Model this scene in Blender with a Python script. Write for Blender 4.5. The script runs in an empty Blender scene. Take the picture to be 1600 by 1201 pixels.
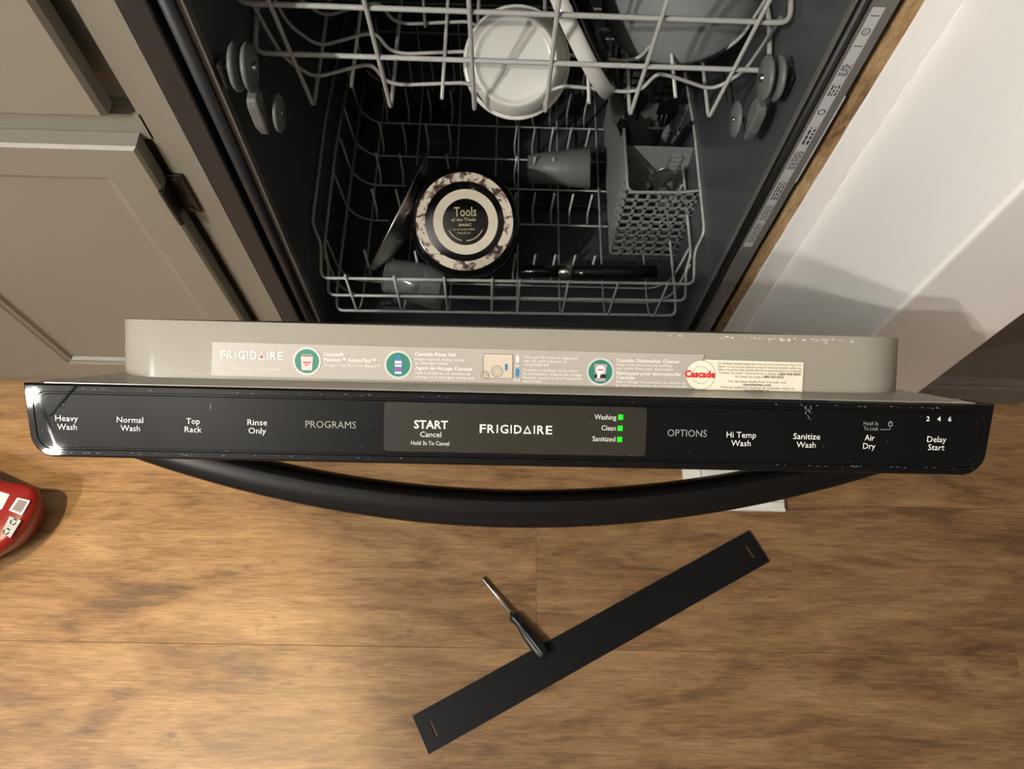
import bpy, bmesh, math, random
from mathutils import Vector, Matrix
import numpy as np
random.seed(7)
S = bpy.context.scene
COL = S.collection
# ------------------------------------------------------------------ camera
CF, CP, CR, CY = 1172.06, 1.15549, -0.07011, 0.05208
CAM = np.array([-0.01217, -0.49772, 1.20548])
FW = np.array([math.sin(CY)*math.cos(CP), math.cos(CY)*math.cos(CP), -math.sin(CP)])
_X = np.array([math.cos(CY), -math.sin(CY), 0.0]); _D = np.cross(FW, _X)
RX = math.cos(CR)*_X + math.sin(CR)*_D
DN = -math.sin(CR)*_X + math.cos(CR)*_D
cam = bpy.data.cameras.new('camera'); camo = bpy.data.objects.new('camera', cam); COL.objects.link(camo)
cam.sensor_fit = 'HORIZONTAL'; cam.sensor_width = 36.0; cam.lens = CF/1600*36.0; cam.clip_start = 0.02
M = Matrix([[RX[0], -DN[0], -FW[0], CAM[0]], [RX[1], -DN[1], -FW[1], CAM[1]], [RX[2], -DN[2], -FW[2], CAM[2]], [0, 0, 0, 1]])
camo.matrix_world = M
S.camera = camo
# ------------------------------------------------------------------ world, lamps, exposure
S.view_settings.view_transform = 'Standard'; S.view_settings.look = 'None'
S.view_settings.gamma = 1; S.view_settings.use_curve_mapping = False
S.view_settings.exposure = 0.0
try:
    S.cycles.use_denoising = True
except Exception: pass
W = bpy.data.worlds.new('world'); S.world = W; W.use_nodes = True
W.node_tree.nodes['Background'].inputs[0].default_value = (1, .93, .85, 1)
W.node_tree.nodes['Background'].inputs[1].default_value = 0.02
KEY = 5000.0          # radiance of each bulb of the two-bulb ceiling fixture
FILL = 15.0           # added round fill light behind the camera
BULBS = [(-1.21, -1.36, 2.0), (-1.21, -1.17, 2.0)]
def lamp(name, kind, loc, energy, color, **kw):
    l = bpy.data.lights.new(name, kind); l.energy = energy; l.color = color
    for k, v in kw.items(): setattr(l, k, v)
    o = bpy.data.objects.new(name, l); o.location = loc; COL.objects.link(o); return o
lamp('ceiling_panel_light', 'AREA', (-2.3, -1.15, 2.40), FILL, (.84, .93, 1.0), shape='DISK', size=0.5)  # soft fill lamp, added to lift the shaded faces
# added narrow spot that pools light on the floor before the left cabinet
lamp('downlight', 'SPOT', (-.75, -.62, 2.425), 190.0, (1.0, .80, .46), shadow_soft_size=.045, spot_size=math.radians(30), spot_blend=.35)

# ------------------------------------------------------------------ helpers
def at(u, v, axis, val):
    """point where the sight line through photo pixel (u,v) meets the real plane axis=val"""
    r = FW + RX*(u-800)/CF + DN*(v-600.5)/CF
    t = (val-CAM[axis])/r[axis]
    return CAM + r*t
def srgb(r, g, b):
    f = lambda c: (c/255/12.92) if c/255 <= .04045 else ((c/255+.055)/1.055)**2.4
    return (f(r), f(g), f(b), 1)
def mat(name, col, rough=.5, metal=0., spec=.5, bump=None, vary=None, emit=None, trans=0., ior=1.45, coat=0., coord='Object'):
    m = bpy.data.materials.new(name); m.use_nodes = True
    nt = m.node_tree; p = nt.nodes['Principled BSDF']
    p.inputs['Base Color'].default_value = col; p.inputs['Roughness'].default_value = rough
    p.inputs['Metallic'].default_value = metal; p.inputs['Specular IOR Level'].default_value = spec
    p.inputs['Transmission Weight'].default_value = trans; p.inputs['IOR'].default_value = ior
    p.inputs['Coat Weight'].default_value = coat
    tc = nt.nodes.new('ShaderNodeTexCoord')
    if vary:                                   # (scale, amount) gentle mottling of the colour
        n = nt.nodes.new('ShaderNodeTexNoise'); n.inputs['Scale'].default_value = vary[0]; n.inputs['Detail'].default_value = 5
        nt.links.new(tc.outputs[coord], n.inputs['Vector'])
        mx = nt.nodes.new('ShaderNodeMix'); mx.data_type = 'RGBA'
        k = vary[1]
        mx.inputs['A'].default_value = tuple(c*(1-k) for c in col[:3])+(1,)
        mx.inputs['B'].default_value = tuple(min(1, c*(1+k)) for c in col[:3])+(1,)
        nt.links.new(n.outputs['Fac'], mx.inputs['Factor']); nt.links.new(mx.outputs['Result'], p.inputs['Base Color'])
        rr = nt.nodes.new('ShaderNodeMapRange'); rr.inputs['To Min'].default_value = max(0, rough-.06); rr.inputs['To Max'].default_value = min(1, rough+.06)
        nt.links.new(n.outputs['Fac'], rr.inputs['Value']); nt.links.new(rr.outputs['Result'], p.inputs['Roughness'])
    if bump:                                   # (scale, strength, distance)
        n = nt.nodes.new('ShaderNodeTexNoise'); n.inputs['Scale'].default_value = bump[0]; n.inputs['Detail'].default_value = 4
        nt.links.new(tc.outputs[coord], n.inputs['Vector'])
        b = nt.nodes.new('ShaderNodeBump'); b.inputs['Strength'].default_value = bump[1]; b.inputs['Distance'].default_value = bump[2]
        nt.links.new(n.outputs['Fac'], b.inputs['Height']); nt.links.new(b.outputs['Normal'], p.inputs['Normal'])
    if emit:
        p.inputs['Emission Color'].default_value = emit[0]; p.inputs['Emission Strength'].default_value = emit[1]
    return m
def wood_mat(name, light, mid, dark, sx=1.0, rough=.42, rnd=True, grain=1.0, upright=False):
    m = bpy.data.materials.new(name); m.use_nodes = True; nt = m.node_tree; N = nt.nodes; L = nt.links
    p = N['Principled BSDF']; p.inputs['Roughness'].default_value = rough; p.inputs['Specular IOR Level'].default_value = .35
    tc = N.new('ShaderNodeTexCoord'); oi = N.new('ShaderNodeObjectInfo')
    add = N.new('ShaderNodeVectorMath'); add.operation = 'ADD'
    sc = N.new('ShaderNodeVectorMath'); sc.operation = 'SCALE'; sc.inputs[0].default_value = (17.3, 9.1, 5.7)
    L.new(oi.outputs['Random'], sc.inputs['Scale'])
    if upright:
        sp = N.new('ShaderNodeSeparateXYZ'); cb_ = N.new('ShaderNodeCombineXYZ'); L.new(tc.outputs['Object'], sp.inputs[0])
        L.new(sp.outputs['Z'], cb_.inputs['X']); L.new(sp.outputs['X'], cb_.inputs['Y']); L.new(sp.outputs['Y'], cb_.inputs['Z']); L.new(cb_.outputs[0], add.inputs[0])
    else: L.new(tc.outputs['Object'], add.inputs[0])
    if rnd: L.new(sc.outputs[0], add.inputs[1])
    def mp(s):
        q = N.new('ShaderNodeMapping'); q.inputs['Scale'].default_value = s; L.new(add.outputs[0], q.inputs['Vector']); return q
    def noise(s, det, ro=.55, dist=0.):
        q = N.new('ShaderNodeTexNoise'); q.inputs['Scale'].default_value = 1; q.inputs['Detail'].default_value = det
        q.inputs['Roughness'].default_value = ro; q.inputs['Distortion'].default_value = dist
        L.new(mp(s).outputs[0], q.inputs['Vector']); return q
    broad = noise((3.4*sx, 13, 1), 5, .62, 1.2)
    knots = noise((7*sx, 26, 1), 4, .6, 1.4)
    fib = noise((10*sx, 130, 1), 6, .72, .8)
    fine = noise((26*sx, 400, 1), 4, .65, .3)
    ramp = N.new('ShaderNodeValToRGB'); e = ramp.color_ramp.elements
    e[0].position = .40; e[0].color = dark; e[1].position = .64; e[1].color = light
    x = e.new(.51); x.color = mid
    mul = N.new('ShaderNodeMath'); mul.operation = 'MULTIPLY_ADD'; mul.inputs[1].default_value = .52; L.new(broad.outputs['Fac'], mul.inputs[0])
    m2 = N.new('ShaderNodeMath'); m2.operation = 'MULTIPLY'; m2.inputs[1].default_value = .30; L.new(knots.outputs['Fac'], m2.inputs[0])
    m3 = N.new('ShaderNodeMath'); m3.operation = 'MULTIPLY_ADD'; m3.inputs[1].default_value = .26*grain; L.new(fib.outputs['Fac'], m3.inputs[0]); L.new(m2.outputs[0], m3.inputs[2])
    L.new(m3.outputs[0], mul.inputs[2])
    L.new(mul.outputs[0], ramp.inputs['Fac'])
    # dark knots
    kr = N.new('ShaderNodeMapRange'); kr.inputs['From Min'].default_value = .60; kr.inputs['From Max'].default_value = .74
    L.new(knots.outputs['Fac'], kr.inputs['Value'])
    mx = N.new('ShaderNodeMix'); mx.data_type = 'RGBA'; mx.inputs['B'].default_value = tuple(c*.45 for c in dark[:3])+(1,)
    km = N.new('ShaderNodeMath'); km.operation = 'MULTIPLY'; km.inputs[1].default_value = .55
    L.new(kr.outputs['Result'], km.inputs[0]); L.new(km.outputs[0], mx.inputs['Factor']); L.new(ramp.outputs['Color'], mx.inputs['A'])
    # fine fibre lines
    fr = N.new('ShaderNodeMapRange'); fr.inputs['From Min'].default_value = .35; fr.inputs['From Max'].default_value = .65
    fr.inputs['To Min'].default_value = .76; fr.inputs['To Max'].default_value = 1.18; L.new(fine.outputs['Fac'], fr.inputs['Value'])
    vm = N.new('ShaderNodeVectorMath'); vm.operation = 'SCALE'; L.new(mx.outputs['Result'], vm.inputs[0]); L.new(fr.outputs['Result'], vm.inputs['Scale'])
    if rnd:                                    # board to board tone
        tr = N.new('ShaderNodeMapRange'); tr.inputs['To Min'].default_value = .90; tr.inputs['To Max'].default_value = 1.08; L.new(oi.outputs['Random'], tr.inputs['Value'])
        v2 = N.new('ShaderNodeVectorMath'); v2.operation = 'SCALE'; L.new(vm.outputs[0], v2.inputs[0]); L.new(tr.outputs['Result'], v2.inputs['Scale']); vm = v2
    L.new(vm.outputs[0], p.inputs['Base Color'])
    bp = N.new('ShaderNodeBump'); bp.inputs['Strength'].default_value = .25; bp.inputs['Distance'].default_value = .0006
    L.new(fib.outputs['Fac'], bp.inputs['Height']); L.new(bp.outputs['Normal'], p.inputs['Normal'])
    return m

class MB:
    def __init__(s): s.v = []; s.f = []; s.sm = []
    def add(s, vs, fs, smooth=False):
        n = len(s.v); s.v += [tuple(map(float, x)) for x in vs]; s.f += [tuple(i+n for i in f) for f in fs]; s.sm += [smooth]*len(fs); return s
    def box(s, lo, hi):
        x0, y0, z0 = lo; x1, y1, z1 = hi
        return s.add([(x0, y0, z0), (x1, y0, z0), (x1, y1, z0), (x0, y1, z0), (x0, y0, z1), (x1, y0, z1), (x1, y1, z1), (x0, y1, z1)],
                     [(0, 3, 2, 1), (4, 5, 6, 7), (0, 1, 5, 4), (1, 2, 6, 5), (2, 3, 7, 6), (3, 0, 4, 7)])
    def tube(s, pts, r, seg=8, closed=False, caps=True):
        P = [np.array(p, float) for p in pts]; n = len(P); rr = r if hasattr(r, '__len__') else [r]*n
        T = []
        for i in range(n):
            a = P[(i-1) % n] if (closed or i > 0) else P[i]; b = P[(i+1) % n] if (closed or i < n-1) else P[i]
            d = b-a; T.append(d/(np.linalg.norm(d)+1e-12))
        ref = np.array([0, 0, 1.]) if abs(T[0][2]) < .9 else np.array([1., 0, 0])
        nn = np.cross(T[0], ref); nn /= np.linalg.norm(nn); vs = []
        for i in range(n):
            nn = nn - T[i]*(nn@T[i]); nn /= (np.linalg.norm(nn)+1e-12); bb = np.cross(T[i], nn)
            for k in range(seg):
                a = 2*math.pi*k/seg; vs.append(P[i]+rr[i]*(math.cos(a)*nn+math.sin(a)*bb))
        fs = []
        for i in range(n if closed else n-1):
            for k in range(seg):
                a = i*seg+k; b = i*seg+(k+1) % seg; c = ((i+1) % n)*seg+(k+1) % seg; d = ((i+1) % n)*seg+k; fs.append((a, b, c, d))
        s.add(vs, fs, True)
        if caps and not closed:
            m = len(s.v)-len(vs)
            s.f += [tuple(m+k for k in range(seg))[::-1], tuple(m+(n-1)*seg+k for k in range(seg))]; s.sm += [False, False]
        return s
    def loft(s, rings, cap0=True, cap1=True, smooth=True, closed=True):
        n = len(rings[0]); vs = [p for r in rings for p in r]; fs = []
        for i in range(len(rings)-1):
            for k in range(n if closed else n-1):
                fs.append((i*n+k, i*n+(k+1) % n, (i+1)*n+(k+1) % n, (i+1)*n+k))
        b = len(s.v); s.add(vs, fs, smooth)
        if cap0: s.f.append(tuple(b+k for k in range(n))[::-1]); s.sm.append(False)
        if cap1: s.f.append(tuple(b+(len(rings)-1)*n+k for k in range(n))); s.sm.append(False)
        return s
    def lathe(s, prof, o, axis, seg=48, cap0=False, cap1=False):
        o = np.array(o, float); z = np.array(axis, float); z /= np.linalg.norm(z)
        ref = np.array([0, 0, 1.]) if abs(z[2]) < .9 else np.array([1., 0, 0])
        x = np.cross(ref, z); x /= np.linalg.norm(x); y = np.cross(z, x)
        rings = [[o+z*h+max(r, 1e-5)*(math.cos(2*math.pi*k/seg)*x+math.sin(2*math.pi*k/seg)*y) for k in range(seg)] for r, h in prof]
        return s.loft(rings, cap0, cap1)
    def build(s, name, m, parent=None, bevel=0, seg=2, label=None):
        me = bpy.data.meshes.new(name); me.from_pydata(s.v, [], s.f); me.update()
        for p, sm in zip(me.polygons, s.sm): p.use_smooth = sm
        bm = bmesh.new(); bm.from_mesh(me); bmesh.ops.recalc_face_normals(bm, faces=bm.faces); bm.to_mesh(me); bm.free()
        if m: me.materials.append(m)
        o = bpy.data.objects.new(name, me); COL.objects.link(o)
        if parent is not None: o.parent = parent
        if bevel:
            b = o.modifiers.new('bevel', 'BEVEL'); b.width = bevel; b.segments = seg; b.limit_method = 'ANGLE'; b.angle_limit = math.radians(40)
        if label: o['label'] = label
        return o
def thing(name, label, cat, group=None, loc=(0, 0, 0)):
    o = bpy.data.objects.new(name, None); o.empty_display_size = .05; COL.objects.link(o)
    o['label'] = label; o['category'] = cat
    if group: o['group'] = group
    return o
def tag(o, label, cat, group=None):
    o['label'] = label; o['category'] = cat
    if group: o['group'] = group
    return o
def struct(o, label=None):
    o['kind'] = 'structure'
    if label: o['label'] = label; o['category'] = o.name.split('_')[0]
    return o
def fillet(pts, r, n=5):
    P = [np.array(p, float) for p in pts]; out = [P[0]]
    for i in range(1, len(P)-1):
        a, b, c = P[i-1], P[i], P[i+1]; u = a-b; v = c-b; lu = np.linalg.norm(u); lv = np.linalg.norm(v)
        d = min(r, lu*.48, lv*.48); p0 = b+u/lu*d; p2 = b+v/lv*d
        for k in range(n+1):
            t = k/n; out.append((1-t)**2*p0+2*t*(1-t)*b+t*t*p2)
    out.append(P[-1]); return out
def rrect(x0, x1, y0, y1, r, n=6, corners=(1, 1, 1, 1)):
    """rounded rectangle outline ccw; corners bl, br, tr, tl"""
    out = []
    for (cx, cy, a0, on) in ((x0, y0, 180, corners[0]), (x1, y0, 270, corners[1]), (x1, y1, 0, corners[2]), (x0, y1, 90, corners[3])):
        rr = r if on else r*.08
        ccx = cx+rr if cx == x0 else cx-rr; ccy = cy+rr if cy == y0 else cy-rr
        for k in range(n+1):
            a = math.radians(a0+90*k/n); out.append((ccx+rr*math.cos(a), ccy+rr*math.sin(a)))
    return out
# --- lettering as flat print
def text_geo(s, bold=0., res=2):
    c = bpy.data.curves.new('t', 'FONT'); c.body = s; c.size = 1; c.offset = bold; c.resolution_u = res; c.fill_mode = 'FRONT'
    o = bpy.data.objects.new('t', c); COL.objects.link(o)
    dg = bpy.context.evaluated_depsgraph_get(); me = bpy.data.meshes.new_from_object(o.evaluated_get(dg))
    vs = [(v.co.x, v.co.y) for v in me.vertices]; fs = [tuple(p.vertices) for p in me.polygons]
    bpy.data.objects.remove(o); bpy.data.curves.remove(c); bpy.data.meshes.remove(me)
    return vs, fs
CAPH = max(y for x, y in text_geo('H')[0])
class Frame:
    """a flat printed surface: origin, ex, ey; lift along the normal"""
    def __init__(s, o, ex, ey, nz): s.o, s.ex, s.ey, s.nz = [np.array(q, float) for q in (o, ex, ey, nz)]
    def p(s, x, y, z=0): return s.o+s.ex*x+s.ey*y+s.nz*z
def put_text(mb, fr, s, x0, x1, base, cap, bold=0., lift=.0002, shear=0.):
    vs, fs = text_geo(s, bold)
    a = min(v[0] for v in vs); b = max(v[0] for v in vs); k = (x1-x0)/(b-a); ky = cap/CAPH
    mb.add([fr.p(x0+(vx-a)*k+shear*vy*ky, base+vy*ky, lift) for vx, vy in vs], fs)
def flat(mb, fr, poly, lift): mb.add([fr.p(x, y, lift) for x, y in poly], [tuple(range(len(poly)))])
def disc(cx, cy, r, n=32, a0=0, a1=360): return [(cx+r*math.cos(math.radians(a0+(a1-a0)*k/n)), cy+r*math.sin(math.radians(a0+(a1-a0)*k/n))) for k in range(n)]
def ringf(mb, fr, cx, cy, r0, r1, lift, n=36, a0=0, a1=360):
    vs = []; full = (a1-a0) >= 360
    for k in range(n+(0 if full else 1)):
        a = math.radians(a0+(a1-a0)*k/n)
        vs += [fr.p(cx+r0*math.cos(a), cy+r0*math.sin(a), lift), fr.p(cx+r1*math.cos(a), cy+r1*math.sin(a), lift)]
    m = len(vs)//2
    mb.add(vs, [(2*k, 2*k+1, 2*((k+1) % m)+1, 2*((k+1) % m)) for k in range(m if full else m-1)])

# ------------------------------------------------------------------ materials
MW = {}
m_paint = mat('white_wall_paint', srgb(228, 226, 222), .45, bump=(60, .05, .002), vary=(3, .02))
m_far = mat('shaded_wall_paint', srgb(98, 90, 82), .6, bump=(60, .05, .002))  # darkened to carry the shadow lying on this wall and its baseboard
m_trim = mat('white_trim_paint', srgb(222, 220, 212), .35, bump=(40, .05, .002))
m_ceil = mat('ceiling_paint', srgb(196, 194, 192), .8)
m_cab = mat('greige_cabinet_paint', srgb(130, 124, 112), .42, bump=(45, .06, .002), vary=(5, .03))
m_cabdark = mat('dark_cabinet_gap', srgb(40, 36, 32), .8)
m_black = mat('black_hinge_metal', srgb(22, 20, 20), .35, bump=(200, .2, .001))
m_counter = mat('stone_counter', srgb(95, 88, 82), .3, vary=(40, .25))
m_wood = wood_mat('vinyl_wood_plank', srgb(166, 132, 92), srgb(138, 105, 70), srgb(98, 73, 52))
m_ply = wood_mat('raw_plywood_edge', srgb(176, 150, 112), srgb(146, 116, 78), srgb(84, 60, 40), sx=2.5, rnd=False, rough=.8, upright=True)
m_tub = mat('grey_tub_plastic', srgb(70, 73, 74), .32, spec=.5, bump=(500, .05, .0005), vary=(8, .04))
m_flange = mat('grey_flange_steel', srgb(95, 92, 88), .4, vary=(6, .05))
m_dark = mat('dark_charcoal_plastic', srgb(40, 40, 41), .45, vary=(20, .1))
m_rubber = mat('black_rubber', srgb(12, 12, 14), .5)
m_liner = mat('grey_liner_plastic', srgb(150, 144, 131), .22, bump=(25, .05, .002), vary=(9, .03))
m_panel = mat('gloss_black_panel', srgb(13, 13, 14), .02, spec=.28, bump=(30, .02, .0006))
m_blacksteel = mat('black_stainless', srgb(24, 22, 21), .26, metal=.5, bump=(900, .04, .0003))
m_window = mat('smoked_display', srgb(46, 43, 36), .35, spec=.3)
m_white = mat('white_print', srgb(238, 236, 228), .6)
m_greyprint = mat('grey_print', srgb(150, 150, 146), .6)
m_darkprint = mat('dark_print', srgb(110, 106, 98), .7)
m_blackprint = mat('black_print', srgb(20, 20, 20), .7)
m_redprint = mat('red_print', srgb(214, 40, 42), .6)
m_led = mat('green_led', srgb(20, 200, 30), .4, emit=(srgb(10, 235, 20), 1.1))
m_sticker = mat('grey_sticker', srgb(176, 168, 158), .35)
m_whitesticker = mat('cream_sticker', srgb(238, 230, 208), .45, vary=(40, .02))
m_green = mat('green_disc_print', srgb(38, 122, 100), .45, vary=(60, .15))
m_blue = mat('blue_print', srgb(45, 120, 180), .45)
m_pinkprint = mat('pale_pink_print', srgb(226, 196, 194), .5)
m_silver = mat('silver_label', srgb(176, 178, 178), .4, metal=.2, vary=(60, .06))
m_wire = mat('grey_coated_wire', srgb(172, 172, 168), .30, spec=.6)
m_wheel = mat('grey_wheel_plastic', srgb(96, 97, 96), .4)
m_basket = mat('grey_basket_plastic', srgb(132, 136, 132), .45)
m_porcelain = mat('white_ceramic', srgb(206, 206, 198), .18, spec=.5)
m_greyglaze = mat('grey_glazed_ceramic', srgb(134, 136, 136), .12, spec=.6)
m_enamel = mat('black_enamel', srgb(10, 10, 11), .12, spec=.6)
m_steel = mat('stainless_steel', srgb(214, 210, 202), .24, metal=1.)
m_glass = mat('clear_glass', srgb(225, 228, 226), .12, trans=.9, ior=1.3, coat=.6)
m_frost = mat('frosted_grey_plastic', srgb(108, 110, 108), .45)
m_blkplastic = mat('black_plastic', srgb(16, 16, 17), .35)
m_kick = mat('black_kick_steel', srgb(11, 12, 13), .5, spec=.3, vary=(30, .1))
m_red = mat('red_pouch_film', srgb(126, 24, 20), .3, spec=.5, bump=(18, .3, .004))
m_barcode = mat('grey_barcode_print', srgb(150, 140, 140), .6)
m_bulb = mat('glowing_bulb_glass', (1, 1, 1, 1), .4, emit=((1, .96, .89, 1), KEY))
m_fillglow = mat('glowing_diffuser', (1, 1, 1, 1), .4, emit=((1, .94, .86, 1), 12))
def worn_ring():
    m = mat('worn_cream_ring', srgb(206, 196, 176), .6); nt = m.node_tree; p = nt.nodes['Principled BSDF']
    tc = nt.nodes.new('ShaderNodeTexCoord'); n = nt.nodes.new('ShaderNodeTexNoise'); n.inputs['Scale'].default_value = 85; n.inputs['Detail'].default_value = 6
    n.inputs['Distortion'].default_value = .8
    nt.links.new(tc.outputs['Object'], n.inputs['Vector'])
    r = nt.nodes.new('ShaderNodeValToRGB'); e = r.color_ramp.elements
    e[0].position = .37; e[0].color = srgb(24, 18, 15); e[1].position = .52; e[1].color = srgb(206, 196, 176)
    x = e.new(.44); x.color = srgb(96, 72, 58)
    nt.links.new(n.outputs['Fac'], r.inputs['Fac']); nt.links.new(r.outputs['Color'], p.inputs['Base Color']); return m
m_worn = worn_ring()

# ------------------------------------------------------------------ room shell
fl = struct(MB().box((-3, -3.4, -.06), (3, 1.2, -.0065)).build('floor', m_wood))
row_w = .232; row0 = -.173
plank_mesh = {}
def plank(x0, x1, y0, y1):
    g = .00012; key = round(x1-x0, 3)
    if key not in plank_mesh:
        l = (x1-x0)/2-g; w = (y1-y0)/2-g; b = .0005
        mb = MB(); mb.add([(-l, -w, -.006), (l, -w, -.006), (l, w, -.006), (-l, w, -.006), (-l, -w, -b), (l, -w, -b), (l, w, -b), (-l, w, -b),
                           (-l+b, -w+b, 0), (l-b, -w+b, 0), (l-b, w-b, 0), (-l+b, w-b, 0)],
                          [(0, 1, 5, 4), (1, 2, 6, 5), (2, 3, 7, 6), (3, 0, 4, 7), (4, 5, 9, 8), (5, 6, 10, 9), (6, 7, 11, 10), (7, 4, 8, 11), (8, 9, 10, 11), (3, 2, 1, 0)])
        o = mb.build('plank', m_wood, fl); plank_mesh[key] = o.data
    else:
        o = bpy.data.objects.new('plank', plank_mesh[key]); COL.objects.link(o); o.parent = fl
    o.location = ((x0+x1)/2, (y0+y1)/2, 0)
offs = {-4: .35, -3: -.2, -2: .80, -1: .058, 0: .93, 1: .3}
for k in range(-4, 2):
    y0 = row0+row_w*k; xs = offs[k]-1.83*2
    for j in range(4):
        plank(xs+1.83*j, xs+1.83*(j+1), y0, y0+row_w)
struct(MB().box((-3, -3.4, 2.44), (3, 1.2, 2.5)).build('ceiling', m_ceil))
struct(MB().box((-3.1, -3.4, -.06), (-3, 1.2, 2.5)).build('wall_left', m_ceil))
struct(MB().box((3, -3.4, -.06), (3.1, 1.2, 2.5)).build('wall_right', m_ceil))
struct(MB().box((-3, -3.5, -.06), (3, -3.4, 2.5)).build('wall_front', m_ceil))
struct(MB().box((-3, 1.2, -.06), (3, 1.3, 2.5)).build('wall_back', m_ceil))
# partition: thin wall whose end sticks out past the dishwasher
wp = MB().box((.334, -.173, 0), (.447, 1.2, 2.44)).build('wall_partition', m_paint, bevel=.004, seg=3); struct(wp)
MB().box((.3055, .0, 0), (.336, .64, .87)).build('wall_return', m_paint, wp, bevel=.002)
pts = [(.3345+random.uniform(-.0006, .0006), -.0015+random.uniform(-.0008, .0008), .02+.84*i/60) for i in range(61)]
MB().tube(pts, [.0016+random.uniform(-.0007, .0012) for _ in pts], 6).build('caulk_bead', m_paint, wp)
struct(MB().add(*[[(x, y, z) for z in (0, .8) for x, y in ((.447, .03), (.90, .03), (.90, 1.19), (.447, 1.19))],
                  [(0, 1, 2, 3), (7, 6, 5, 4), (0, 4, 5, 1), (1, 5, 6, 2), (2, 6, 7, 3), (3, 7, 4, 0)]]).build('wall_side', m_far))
# partition baseboard wraps the wall end, with a shoe moulding on the left side
def base_prof(o, n, a, b, t=.014, h=.085):
    """extrude a moulded baseboard profile from a to b; n = outward 2-D normal"""
    pr = [(0, 0), (t, 0), (t, h*.72), (t*.75, h*.80), (t*.75, h*.88), (t*.35, h*.97), (0, h)]
    rings = [[(q[0]+n[0]*d, q[1]+n[1]*d, z) for d, z in pr] for q in (a, b)]
    o.loft(rings, smooth=False)
pm = MB()
def plinth(xa, xb, ya, yb): pm.loft([[(xa, ya, 0), (xb, ya, 0), (xb, yb, 0), (xa, yb, 0)], [(xa, ya, .008), (xb, ya, .008), (xb, yb, .008), (xa, yb, .008)], [(xa+.004, ya+.004, .013), (xb-.004, ya+.004, .013), (xb-.004, yb, .013), (xa+.004, yb, .013)]], smooth=False)
plinth(.303, .468, -.186, -.1732); plinth(.303, .3338, -.1731, -.003); plinth(.4472, .468, -.1731, .012)
struct(pm.build('baseboard_partition', m_trim))
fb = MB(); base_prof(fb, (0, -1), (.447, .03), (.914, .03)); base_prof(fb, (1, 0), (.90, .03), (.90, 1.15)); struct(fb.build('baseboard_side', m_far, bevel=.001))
# raw plywood edge beside the dishwasher, slightly ragged
pe = MB(); n = 46; rg = []
for i in range(n+1):
    z = .0+.868*i/n
    a = .2938+random.uniform(-.0007, .0007); b = .3052+random.uniform(-.0005, .0008)
    rg.append([(a, .003+random.uniform(-.0008, .0008), z), (b, .001, z), (b, .60, z), (a, .60, z)])
pe.loft(rg, smooth=False)
struct(pe.build('trim_1', m_ply))
# ------------------------------------------------------------------ pendant, plus added fill disc and spot ring (out of frame, mirrored in the glossy panel)
lt = thing('ceiling_light', 'two-bulb pendant light hanging behind the camera on the left', 'ceiling light')
MB().lathe([(.0, .0), (.06, 0), (.06, .02), (.03, .03), (0, .03)], (-1.21, -1.265, 2.44), (0, 0, -1), 32).build('canopy_plate', m_trim, lt)
MB().tube([(-1.21, -1.265, 2.42), (-1.21, -1.265, 2.055)], .004, 12).build('stem', m_rubber, lt)
MB().tube([(-1.21, -1.375, 2.035), (-1.21, -1.155, 2.035)], .005, 12).build('arm', m_rubber, lt)
for b in BULBS:
    MB().lathe([(.0, -.018), (.010, -.0155), (.0155, -.009), (.018, 0), (.0155, .009), (.010, .0155), (.008, .030), (0, .030)], b, (0, 0, 1), 24).build('bulb', m_bulb, lt).visible_shadow = True
pl_ = thing('ceiling_panel', 'added round fill light on the ceiling behind the camera', 'ceiling light')
MB().lathe([(0, 0), (.27, 0), (.27, .03), (.25, .032), (0, .032)], (-2.3, -1.15, 2.44), (0, 0, -1), 40).build('diffuser', m_fillglow, pl_)

rd = thing('downlight', 'added spot in the ceiling that lights the floor on the left', 'ceiling light')
MB().lathe([(.052, 0), (.085, 0), (.085, .006), (.055, .010), (.052, .004)], (-.75, -.62, 2.44), (0, 0, -1), 32).build('added_spot_ring', m_trim, rd)

# ------------------------------------------------------------------ base cabinet on the left
cb = thing('base_cabinet', 'greige painted base cabinet with drawer over panelled door, left of dishwasher', 'cabinet')
f = MB()
f.box((-.345, .0, .07), (-.3115, .02, .87)); f.box((-1.6, 0, .07), (-.345+.002, .02, .10)); f.box((-.72, .0, .636), (-.345+.002, .0199, .668))
f.box((-.72, 0, .85), (-.345+.002, .0199, .87)); f.box((-.83, 0, .0999), (-.69, .0199, .87)); f.box((-1.6, 0, .0999), (-1.56, .0199, .87)); f.box((-1.6, 0, .85), (-.72, .0199, .87))
f.build('face_frame', m_cab, cb)
c = MB(); c.box((-1.6, .02, .07), (-.3117, .60, .868)); c.build('carcass', m_cab, cb)
MB().box((-1.6, .022, 0), (-.3117, .03, .0705)).build('toe_base', m_cab, cb)
def bevel_front(x0, x1, z0, z1, y0=-.001, y1=-.020, b=.004):
    o = [(x0, z0), (x1, z0), (x1, z1), (x0, z1)]
    i = [(x0+b, z0+b), (x1-b, z0+b), (x1-b, z1-b), (x0+b, z1-b)]
    return [[(x, y0, z) for x, z in o], [(x, y1+b, z) for x, z in o], [(x, y1, z) for x, z in i]]
dr = MB().loft(bevel_front(-.70, -.361, .683, .845), smooth=False).build('drawer', m_cab, cb)
def shaker(x0, x1, z0, z1, st, name, par, skip=None):
    R = bevel_front(x0, x1, z0, z1, b=.003)
    def rect(i, y): return [(x0+i, y, z0+i), (x1-i, y, z0+i), (x1-i, y, z1-i), (x0+i, y, z1-i)]
    R += [rect(st-.004, -.020), rect(st-.001, -.0175), rect(st+.003, -.0165), rect(st+.006, -.012), rect(st+.009, -.0115)]
    return MB().loft(R, smooth=False).build(name, m_cab, par)
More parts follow.
